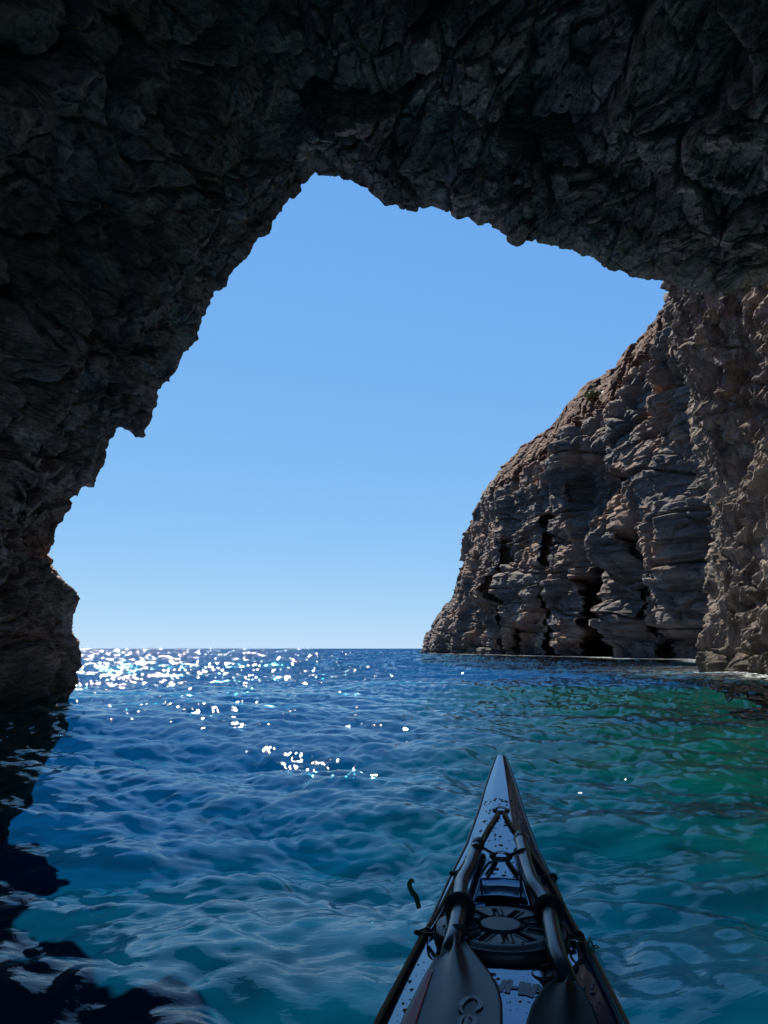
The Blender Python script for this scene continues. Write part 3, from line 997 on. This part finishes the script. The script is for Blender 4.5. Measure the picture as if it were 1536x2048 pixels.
class MB:
    def __init__(self):
        self.v, self.f = [], []

    def add(self, verts, faces):
        o = len(self.v)
        self.v += [tuple(map(float, p)) for p in verts]
        self.f += [tuple(o + i for i in f) for f in faces]
        return self

    def tube(self, pts, rad, n=10, cap=True):
        pts = np.asarray(pts, float)
        rad = np.broadcast_to(rad, (len(pts),))
        T = np.gradient(pts, axis=0)
        T /= np.linalg.norm(T, axis=1, keepdims=True) + 1e-12
        ref = np.array([0, 0, 1.0]) if abs(T[0, 2]) < 0.9 else np.array([1.0, 0, 0])
        vs = []
        for p, t, r in zip(pts, T, rad):
            a = np.cross(t, ref); a /= np.linalg.norm(a) + 1e-12
            b = np.cross(a, t)
            ref = b
            for k in range(n):
                th = 2 * math.pi * k / n
                vs.append(p + r * (math.cos(th) * a + math.sin(th) * b))
        m = len(pts)
        fs = [(i * n + k, i * n + (k + 1) % n, (i + 1) * n + (k + 1) % n, (i + 1) * n + k) for i in range(m - 1) for k in range(n)]
        if cap:
            fs += [tuple(range(n - 1, -1, -1)), tuple((m - 1) * n + k for k in range(n))]
        return self.add(vs, fs)

    def lathe(self, prof, origin, axis, n=28):
        """prof: (radius, along) list around an axis"""
        ax = np.array(axis, float); ax /= np.linalg.norm(ax)
        ref = np.array([0, 0, 1.0]) if abs(ax[2]) < 0.9 else np.array([1.0, 0, 0])
        a = np.cross(ax, ref); a /= np.linalg.norm(a)
        b = np.cross(ax, a)
        vs = []
        for r, h in prof:
            for k in range(n):
                th = 2 * math.pi * k / n
                vs.append(np.array(origin) + ax * h + r * (math.cos(th) * a + math.sin(th) * b))
        m = len(prof)
        fs = [(i * n + k, i * n + (k + 1) % n, (i + 1) * n + (k + 1) % n, (i + 1) * n + k) for i in range(m - 1) for k in range(n)]
        return self.add(vs, fs)

    def build(self, name, mat, parent=None, shade=True):
        o = mesh_obj(name, self.v, self.f, mat, parent, shade)
        bm = bmesh.new(); bm.from_mesh(o.data)
        bmesh.ops.recalc_face_normals(bm, faces=bm.faces)
        bm.to_mesh(o.data); bm.free()
        return o


def build_kayak():
    k = empty("kayak", (K0[0], K0[1], 0.0), -YAW)
    tag(k, "glossy dark sea kayak bow with deck lines pointing out of the cave", "kayak")
    # deck
    ys = np.concatenate([np.linspace(-2.45, 0.9, 90)[:-1], np.linspace(0.9, 1.15, 60)[:-1], np.linspace(1.15, 1.85, 380)[:-1], np.linspace(1.85, KL, 150)])
    ts = np.linspace(-1, 1, 201)
    W = hw(ys)[:, None]
    X = W * ts[None]; Y = np.broadcast_to(ys[:, None], X.shape)
    Z, m = deck_recessed(X, Y)
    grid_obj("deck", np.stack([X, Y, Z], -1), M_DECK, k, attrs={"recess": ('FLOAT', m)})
    # hull
    ysh = np.concatenate([np.linspace(-2.45, 0.9, 60)[:-1], np.linspace(0.9, KL, 110)])
    Wh = hw(ysh)
    ze = deck_z(Wh, ysh)
    keel = np.interp(ysh, [-2.45, -2.2, -1.7, -0.8, 0.8, 1.9, 2.4, 2.75, KL], [0.30, 0.12, -0.05, -0.11, -0.11, -0.07, 0.02, 0.20, 0.385])
    sec = [(1.0, 0.0), (1.012, 0.03), (1.0, 0.07), (0.93, 0.35), (0.84, 0.62), (0.55, 0.86), (0.2, 0.97), (0.0, 1.0)]
    ring = [(-a, b) for a, b in sec] + [(a, b) for a, b in sec[::-1][1:]]
    Ph = np.stack([np.stack([Wh * a, ysh, ze + (keel - ze) * b], -1) for a, b in ring], 1)
    grid_obj("hull", Ph, M_HULL, k)
    # seam strip between deck and hull
    b = MB()
    for sgn in (-1, 1):
        b.tube(np.stack([sgn * (Wh + 0.001), ysh, ze - 0.002], -1)[58:], 0.0045, 8)
    b.build("seam_strip", M_RUBBER, k)
    # cockpit behind the lens
    a = np.linspace(0, 2 * math.pi, 49)[:-1]
    cx, cy = 0.20 * np.cos(a), -0.25 + 0.40 * np.sin(a)
    czz = deck_z(cx, cy) + 0.03
    cm = MB(); loop = np.stack([cx, cy, czz], -1)
    cm.tube(np.concatenate([loop, loop[:1]]), 0.012, 8, cap=False)
    low = loop.copy(); low[:, 2] -= 0.035
    cm.add(np.concatenate([loop, low]), [(i, (i + 1) % 48, 48 + (i + 1) % 48, 48 + i) for i in range(48)])
    cm.build("cockpit_coaming", M_RUBBER, k)
    sk = MB(); n = 48
    vs = [loop[i] * np.array([f, 1, 1]) * 1.0 if False else np.array([0, -0.25, 0]) + (loop[i] - np.array([0, -0.25, 0])) * np.array([f, f, 1]) + np.array([0, 0, 0.008 + 0.02 * (1 - f)]) for f in (1.0, 0.75, 0.5, 0.2) for i in range(n)]
    fs = [(r * n + i, r * n + (i + 1) % n, (r + 1) * n + (i + 1) % n, (r + 1) * n + i) for r in range(3) for i in range(n)] + [tuple(3 * n + i for i in range(n))]
    sk.add(vs, fs).build("spray_cover", M_RUBBER, k)
    # hatch lid
    nr, na = 74, 240
    rr = np.linspace(0, 1, nr) * HATCH_R
    th = np.linspace(0, 2 * math.pi, na, endpoint=False)
    RR, TH = np.meshgrid(rr, th, indexing='ij')
    z = np.zeros_like(RR)
    z += 0.004 * (1 - smooth(0.090, 0.112, RR))                       # crowned rim
    z -= 0.0045 * np.exp(-((RR - 0.041) / 0.004) ** 2)                # groove round the middle disc
    ribs = np.abs(((TH / (2 * math.pi) * 12 + 0.25) % 1) - 0.5) * 2 * math.pi / 12 * RR   # distance to nearest radial slot
    ribm = 0.7 * smooth(0.040, 0.046, RR) * (1 - smooth(0.082, 0.088, RR))
    z -= 0.006 * np.exp(-(ribs / 0.0035) ** 2) * ribm
    z += 0.0028 * np.exp(-((ribs - 0.0075) / 0.003) ** 2) * ribm
    z += 0.003 * (1 - smooth(0.035, 0.039, RR))
    Pl = np.stack([RR * np.cos(TH), HATCH_Y + RR * np.sin(TH), HATCH_Z + 0.008 + z], -1)
    skirt = Pl[-1:].copy(); skirt[..., 2] -= 0.024
    lid = grid_obj("hatch_lid", np.concatenate([Pl, skirt], 0), M_LID, k, wrap=True)
    rim = MB()
    rim.lathe([(HATCH_R + 0.001, -0.028), (HATCH_R + 0.006, -0.012), (HATCH_R + 0.003, 0.0)], (0, HATCH_Y, HATCH_Z + 0.004), (0, 0, 1), 96)
    rim.build("hatch_seal", M_RUBBER, k)
    # recessed deck fittings: an oval cup with a bar across
    for (px, py, s) in ((1002, 1620, 1.0), (1002, 1711, 1.1), (1085, 1950, 0.75)):
        q = px_on_deck(px, py)
        f = MB()
        prof = [(0.000, -0.0015), (0.010, -0.001), (0.0185, 0.0012), (0.0215, 0.003), (0.0235, 0.0015), (0.024, -0.004)]
        f.lathe([(r * s, h) for r, h in prof], q, (0, 0, 1), 28)
        ft = f.build("deck_fitting", M_RUBBER, k)
        if s >= 1.0:
            bar = MB(); bar.tube(catmull([q + np.array([-0.015 * s, -0.004, 0.001]), q + np.array([-0.007, -0.006, 0.008]), q + np.array([0.007, -0.006, 0.008]), q + np.array([0.015 * s, -0.004, 0.001])]), 0.003, 8)
            bar.build("fitting_bar", M_STEEL, ft)
    for (px, py) in ((914, 1750), (1099, 1758), (846, 1869), (1150, 1876)):
        q = px_on_deck(px, py, 0.004)
        f = MB()
        a = np.linspace(0, 2 * math.pi, 21)
        f.tube(np.stack([q[0] + 0.013 * np.cos(a), q[1] + 0.011 * np.sin(a), q[2] + 0.003 * np.sin(2 * a) + 0.003], -1), 0.0042, 8, cap=False)
        f.lathe([(0.0, 0.004), (0.007, 0.003), (0.009, -0.006)], q, (0, 0, 1), 16)
        f.build("line_eyelet", M_RUBBER, k)
    sh = MB()
    q = px_on_deck(1151, 1884, 0.008)
    a = np.linspace(-0.4, math.pi + 0.4, 16)
    sh.tube(np.stack([q[0] + 0.009 * np.cos(a), q[1] - 0.018 * np.sin(a) + 0.004, q[2] + 0.006 * np.sin(a)], -1), 0.0022, 8)
    sh.build("line_hook", M_STEEL, k)

    def deckline(pxs, lift):
        return catmull([px_on_deck(x, y, l) for (x, y), l in zip(pxs, lift if hasattr(lift, '__len__') else [lift] * len(pxs))], 8)

    MB().tube(deckline([(997, 1624), (980, 1650), (961, 1682), (938, 1715), (922, 1737), (914, 1751)], 0.006), 0.0042, 8).build("deck_line", M_ROPE, k)
    MB().tube(deckline([(912, 1753), (897, 1785), (872, 1832), (846, 1869)], 0.006), 0.0042, 8).build("deck_line", M_ROPE, k)
    MB().tube(deckline([(846, 1869), (823, 1912), (799, 1958), (774, 2005), (751, 2050), (737, 2085)], 0.006), 0.0046, 8).build("deck_line", M_ROPE, k)
    MB().tube(deckline([(1008, 1624), (1022, 1648), (1038, 1671), (1056, 1694), (1075, 1722), (1094, 1749), (1099, 1758)], 0.006), 0.0042, 8).build("deck_line", M_ROPE, k)
    MB().tube(deckline([(1100, 1759), (1112, 1780), (1126, 1808), (1146, 1845), (1172, 1888), (1190, 1918), (1217, 1972), (1246, 2030), (1272, 2085)], 0.006), 0.0042, 8).build("deck_line", M_ROPE, k)
    MB().tube(deckline([(991, 1711), (975, 1701), (962, 1694), (951, 1690), (942, 1696), (936, 1712), (926, 1730), (915, 1749)], [0.006, 0.014, 0.026, 0.036, 0.028, 0.012, 0.007, 0.006]), 0.0034, 8).build("shock_cord", M_CORD, k)
    MB().tube(deckline([(1014, 1712), (1026, 1708), (1036, 1703), (1046, 1699), (1056, 1702), (1062, 1712), (1080, 1735), (1098, 1757)], [0.006, 0.014, 0.028, 0.036, 0.028, 0.012, 0.007, 0.006]), 0.0034, 8).build("shock_cord", M_CORD, k)
    MB().tube(deckline([(993, 1716), (984, 1732), (972, 1749)], 0.005), 0.003, 8).build("shock_cord", M_CORD, k)
    MB().tube(deckline([(1013, 1716), (1024, 1732), (1036, 1749)], 0.005), 0.003, 8).build("shock_cord", M_CORD, k)
    MB().tube(deckline([(847, 1869), (872, 1868), (890, 1870), (897, 1858), (911, 1852), (926, 1858), (936, 1869), (960, 1868)], [0.006, 0.012, 0.018, 0.034, 0.045, 0.036, 0.022, 0.016]), 0.0034, 8).build("shock_cord", M_CORD, k)
    MB().tube(deckline([(1080, 1935), (1100, 1930), (1108, 1920), (1122, 1914), (1134, 1922), (1140, 1940), (1160, 1920), (1152, 1880)], [0.008, 0.02, 0.034, 0.042, 0.03, 0.012, 0.007, 0.006]), 0.0034, 8).build("shock_cord", M_CORD, k)
    # lettering on the deck: V H I A
    let = MB()

    def stroke(p0, p1, w=0.0042):
        a, b_ = px_on_deck(*p0, 0.0012), px_on_deck(*p1, 0.0012)
        d = b_ - a; d /= np.linalg.norm(d)
        s_ = np.array([d[1], -d[0], 0]) * w
        let.add([a - s_, a + s_, b_ + s_, b_ - s_], [(0, 1, 2, 3)])

    for p0, p1 in (((986, 1957), (997, 1982)), ((1011, 1960), (998, 1982)), ((1021, 1959), (1014, 1985)), ((1021, 1974), (1040, 1975)), ((1045, 1963), (1041, 1989)), ((1057, 1965), (1053, 1990)), ((1071, 1968), (1061, 1993)), ((1072, 1968), (1087, 1985)), ((1067, 1982), (1080, 1981))):
        stroke(p0, p1)
    let.build("deck_lettering", M_WHITE, k)
    # rain-like drops of spray on the gelcoat
    rs = random.Random(5)
    dr = MB()
    for _ in range(1100):
        y = rs.uniform(1.02, 2.35) if rs.random() < 0.8 else rs.uniform(1.02, 1.4)
        x = rs.uniform(-0.9, 0.9) * float(hw(y))
        r = 0.0009 + 0.0034 * rs.random() ** 4
        inh = math.hypot(x, y - HATCH_Y)
        if HATCH_R < inh < HATCH_R + 0.03 or (CR_Y0 - .02 < y < CR_Y1 + .01 and abs(x) < 0.055): continue
        z = float(deck_z(x, y)) if inh > HATCH_R else HATCH_Z + 0.011
        ex, ey, rot = r * rs.uniform(0.8, 1.8), r * rs.uniform(0.8, 1.5), rs.uniform(0, 3.14)
        vs = []
        for (f, h) in ((1.0, -0.0002), (0.92, 0.35), (0.6, 0.7)):
            for q in range(9):
                an = 2 * math.pi * q / 9
                lx, ly = ex * f * math.cos(an), ey * f * math.sin(an)
                vs.append((x + lx * math.cos(rot) - ly * math.sin(rot), y + lx * math.sin(rot) + ly * math.cos(rot), z + h * r * 0.75))
        vs.append((x, y, z + 0.6 * r))
        fs = [(a_ * 9 + q, a_ * 9 + (q + 1) % 9, (a_ + 1) * 9 + (q + 1) % 9, (a_ + 1) * 9 + q) for a_ in range(2) for q in range(9)] + [(18 + q, 18 + (q + 1) % 9, 27) for q in range(9)]
        dr.add(vs, fs)
    d = dr.build("water_drop", M_DROP, k)
    d["kind"] = "stuff"
    # small tuft of weed caught on the starboard deck line
    wd = MB()
    for i in range(16):
        q = px_on_deck(1180 + rs.uniform(-8, 8), 1895 + rs.uniform(-8, 14), 0.008)
        e = q + np.array([rs.uniform(-0.012, 0.02), rs.uniform(-0.02, 0.02), rs.uniform(0.0, 0.016)])
        mid = (q + e) / 2 + np.array([0, 0, rs.uniform(0, 0.006)])
        wd.tube(catmull([q, mid, e], 4), [0.0009] * 8 + [0.0003], 5)
    wd.build("caught_weed", M_SEAWEED, k)
    return k


build_kayak()


# ------------------------------------------------------------------ the two halves of the stowed spare paddle
def blade_mesh(left, right, plane_z, ridge, thick, parent_inv):
    """left/right: photo outlines of the blade's edges from neck to tip; lies just over the deck"""
    nu, nv = 60, 25
    Lp = np.array(left, float); Rp = np.array(right, float)

    def res(p):
        s = np.concatenate([[0], np.cumsum(np.linalg.norm(np.diff(p, axis=0), axis=1))]); s /= s[-1]
        t = np.linspace(0, 1, nu)
        return np.stack([np.interp(t, s, p[:, 0]), np.interp(t, s, p[:, 1])], -1)

    l, r = res(Lp), res(Rp)
    top = np.zeros((nu, nv, 3))
    for i in range(nu):
        a = flat_px(l[i, 0], l[i, 1], plane_z(i / (nu - 1)))
        b = flat_px(r[i, 0], r[i, 1], plane_z(i / (nu - 1)))
        for j in range(nv):
            t = j / (nv - 1)
            p = a * (1 - t) + b * t
            c = 2 * t - 1
            p[2] += ridge * math.exp(-(i / nu) * 3.5) * math.exp(-(c / 0.33) ** 2) + 0.006 * (c * c) * 0.6
            top[i, j] = p
    bot = top.copy()
    cc = np.linspace(-1, 1, nv)
    bot[..., 2] -= thick * (1 - 0.75 * cc[None] ** 2) + 0.0008
    return top, bot


def two_sided(name, top, bot, mat, parent):
    ring = np.concatenate([top, bot[:, ::-1]], 1)
    nu = ring.shape[0]
    n = ring.shape[1]
    vs = ring.reshape(-1, 3)
    fs = [(i * n + j, i * n + (j + 1) % n, (i + 1) * n + (j + 1) % n, (i + 1) * n + j) for i in range(nu - 1) for j in range(n)]
    fs += [tuple(range(n - 1, -1, -1)), tuple((nu - 1) * n + j for j in range(n))]
    m = MB().add(vs, fs)
    return m.build(name, mat, parent)


def build_paddle(shaft, lifts, ring_at, blade_left, blade_right, label, mat_blade, ridge, z0, z1):
    pts = np.array([px_on_deck(x, y, l) for (x, y), l in zip(shaft, lifts)])
    org = pts[-1].copy()
    wxy = K0 + org[0] * SIDE + org[1] * AX
    root = empty("paddle_half", (wxy[0], wxy[1], org[2]), -YAW)
    tag(root, label, "paddle", "halves of the stowed spare paddle")
    path = catmull(pts - org, 6)
    m = MB().tube(path, 0.0142, 18)
    m.build("shaft", M_SHAFT, root)
    # ferrule at the free end
    e = path[0]; dirv = path[0] - path[3]; dirv /= np.linalg.norm(dirv)
    MB().lathe([(0.0, 0.006), (0.0115, 0.006), (0.0135, 0.003), (0.0150, -0.004), (0.0150, -0.03), (0.0140, -0.032)], e, dirv, 20).build("ferrule", M_RUBBER, root)
    # drip ring
    q = px_on_deck(*ring_at)
    i = int(np.argmin(np.linalg.norm(path - (q - org), axis=1)))
    dv = path[min(i + 2, len(path) - 1)] - path[max(i - 2, 0)]
    MB().lathe([(0.0144, -0.016), (0.0175, -0.014), (0.0185, -0.004), (0.027, 0.004), (0.0285, 0.007), (0.0265, 0.008), (0.018, 0.002), (0.0144, 0.001)], path[i], dv, 32).build("drip_ring", M_RUBBER, root)
    top, bot = blade_mesh(blade_left, blade_right, lambda t: z0 + (z1 - z0) * t, ridge, 0.006, None)
    bl = two_sided("blade", top - org, bot - org, mat_blade, root)
    return root, bl, org, top


PL, BL, OL, TL = build_paddle(
    [(957, 1686), (949, 1706), (943, 1724), (936, 1741), (924, 1763), (921, 1788), (920, 1810), (917, 1832), (912, 1861), (904, 1889), (898, 1912), (894, 1935)],
    [0.020, 0.020, 0.021, 0.022, 0.025, 0.028, 0.030, 0.031, 0.032, 0.030, 0.022, 0.012], (920, 1812, 0.030),
    [(893, 1897), (884, 1912), (868, 1922), (850, 1953), (833, 1986), (807, 2037), (790, 2080), (776, 2140), (775, 2210), (800, 2270), (850, 2300)],
    [(925, 1880), (934, 1891), (952, 1914), (980, 1949), (998, 1981), (1005, 2012), (1006, 2048), (1004, 2090), (994, 2150), (975, 2210), (940, 2270), (890, 2300)],
    "paddle half with broad grey blade edged in red on the left of the deck", M_BLADE, 0.016, float(zc(1.30)) + 0.024, float(zc(0.8)) + 0.030)
PR, BR, ORr, TR = build_paddle(
    [(1040, 1674), (1046, 1700), (1052, 1726), (1058, 1746), (1066, 1768), (1086, 1796), (1098, 1818), (1101, 1847), (1108, 1881), (1116, 1913), (1128, 1942), (1140, 1975), (1148, 1998)],
    [0.020, 0.021, 0.022, 0.023, 0.026, 0.030, 0.033, 0.034, 0.035, 0.034, 0.032, 0.024, 0.014], (1099, 1819, 0.033),
    [(1128, 1966), (1112, 1964), (1097, 1970), (1081, 1988), (1064, 2014), (1053, 2048), (1046, 2095), (1050, 2160), (1070, 2220), (1105, 2260)],
    [(1150, 1966), (1163, 1978), (1176, 2000), (1188, 2024), (1198, 2050), (1210, 2095), (1212, 2150), (1200, 2210), (1165, 2255), (1130, 2265)],
    "paddle half with plain black blade on the right of the deck", M_DARKBLADE, 0.013, float(zc(1.2)) + 0.028, float(zc(0.8)) + 0.032)


def decals():
    # red tape along the outer edge of the left blade
    t = TL[8:56, 1:7].copy(); t[..., 2] += 0.0016
    w = np.linspace(0.35, 1.0, t.shape[0])
    for i in range(t.shape[0]):
        t[i] = t[i, :1] + (t[i] - t[i, :1]) * w[i]
    b = t.copy(); b[..., 2] -= 0.0009
    two_sided("edge_tape", t - OL, b - OL, M_RED, BL)
    lg = MB()

    def on_blade(px, py):
        q = flat_px(px, py, float(TL[20, 12, 2]))
        i = int(np.argmin(np.abs(TL[:, 12, 1] - q[1])))
        j = int(np.argmin(np.abs(TL[i, :, 0] - q[0])))
        q = flat_px(px, py, float(TL[i, j, 2]) + 0.0022)
        return q - OL

    def ribbon(pts, ws):
        P = catmull([on_blade(*p) for p in pts], 6)
        ww = np.interp(np.linspace(0, 1, len(P)), np.linspace(0, 1, len(ws)), ws)
        T = np.gradient(P, axis=0); T /= np.linalg.norm(T, axis=1, keepdims=True) + 1e-12
        S = np.stack([T[:, 1], -T[:, 0], 0 * T[:, 0]], -1) * ww[:, None]
        n = len(P)
        lg.add(np.concatenate([P - S, P + S]), [(i, i + 1, n + i + 1, n + i) for i in range(n - 1)])

    ribbon([(926, 2026), (921, 2017), (922, 2008), (928, 2000), (937, 1994), (947, 1993), (957, 1997), (961, 2005), (959, 2013), (952, 2019)], [0.0008, 0.0024, 0.0034, 0.0034, 0.0028, 0.0030, 0.0036, 0.0036, 0.0034, 0.0022])
    ribbon([(918, 2052), (920, 2040), (926, 2032), (936, 2030), (945, 2032), (950, 2038), (948, 2047), (941, 2054)], [0.0020, 0.0030, 0.0026, 0.0024, 0.0028, 0.0032, 0.0030, 0.0020])
    ribbon([(934, 2032), (932, 2044), (929, 2058)], [0.0022, 0.0026, 0.0026])
    lg.build("blade_logo", M_LOGO, BL)


decals()


# ------------------------------------------------------------------ small things
def build_seaweed():
    base = flat = None
    d = ray(832, 1794); p0 = d * ((0.02 - EYE) / d[2])
    sc_ = d[1] * (0.02 - EYE) / d[2]
    px = [(838, 1802), (832, 1794), (825, 1785), (820, 1775), (819, 1767), (823, 1761), (829, 1765)]
    pts = []
    for (x, y) in px:
        q = at_depth(x, y, p0[1] - 0.0)
        pts.append(q)
    pts[0][2] -= 0.02
    pts = np.array(pts); org = np.array([pts[1][0], pts[1][1], 0.0])
    root = empty("seaweed", org)
    tag(root, "short dark curled frond of seaweed sticking out of the water left of the kayak", "seaweed")
    MB().tube(catmull(pts - org, 6), np.interp(np.linspace(0, 1, 37), [0, .25, .6, .85, 1], [0.0078, 0.0086, 0.0078, 0.0070, 0.0014]), 10).build("frond", M_SEAWEED, root)


build_seaweed()


def build_shrub():
    # one yellow-green cushion bush on the brow of the cliff
    d = ray(1190, 797)
    best, bi = 9, None
    flatp = CLIFF_P.reshape(-1, 3) - np.array([0, 0, EYE])
    u = flatp / np.linalg.norm(flatp, axis=1, keepdims=True)
    dn = d / np.linalg.norm(d)
    i = int(np.argmax(u @ dn))
    c = CLIFF_P.reshape(-1, 3)[i]
    root = empty("shrub", c)
    tag(root, "small round yellow green shrub growing on the cliff brow", "shrub")
    m, nt, b = new_mat("shrub_leaf")
    tc = nt.nodes.new("ShaderNodeTexCoord").outputs["Object"]
    nt.links.new(mix(nt, noise(nt, tc, 3.0, 4), (0.12, 0.13, 0.03), (0.24, 0.22, 0.06)), b.inputs["Base Color"])
    rs = np.random.RandomState(3)
    lv = MB()
    for _ in range(900):
        v = rs.normal(size=3); v /= np.linalg.norm(v); v[2] = abs(v[2])
        p = v * np.array([1.0, 1.0, 0.75]) * (0.55 + 0.5 * rs.rand()) + np.array([0, 0, 0.1])
        a = rs.normal(size=3) * 0.10; e = rs.normal(size=3) * 0.10
        lv.add([p - a, p + e, p + a], [(0, 1, 2)])
    lv.build("foliage", m, root, False)
    st = MB()
    for _ in range(7):
        v = rs.normal(size=3); v[2] = abs(v[2]) + 0.4; v /= np.linalg.norm(v)
        st.tube(np.array([np.zeros(3) - np.array([0, 0, 0.3]), v * 0.35, v * 0.75]), [0.05, 0.035, 0.012], 6)
    st.build("stem", M_CORD, root)


build_shrub()
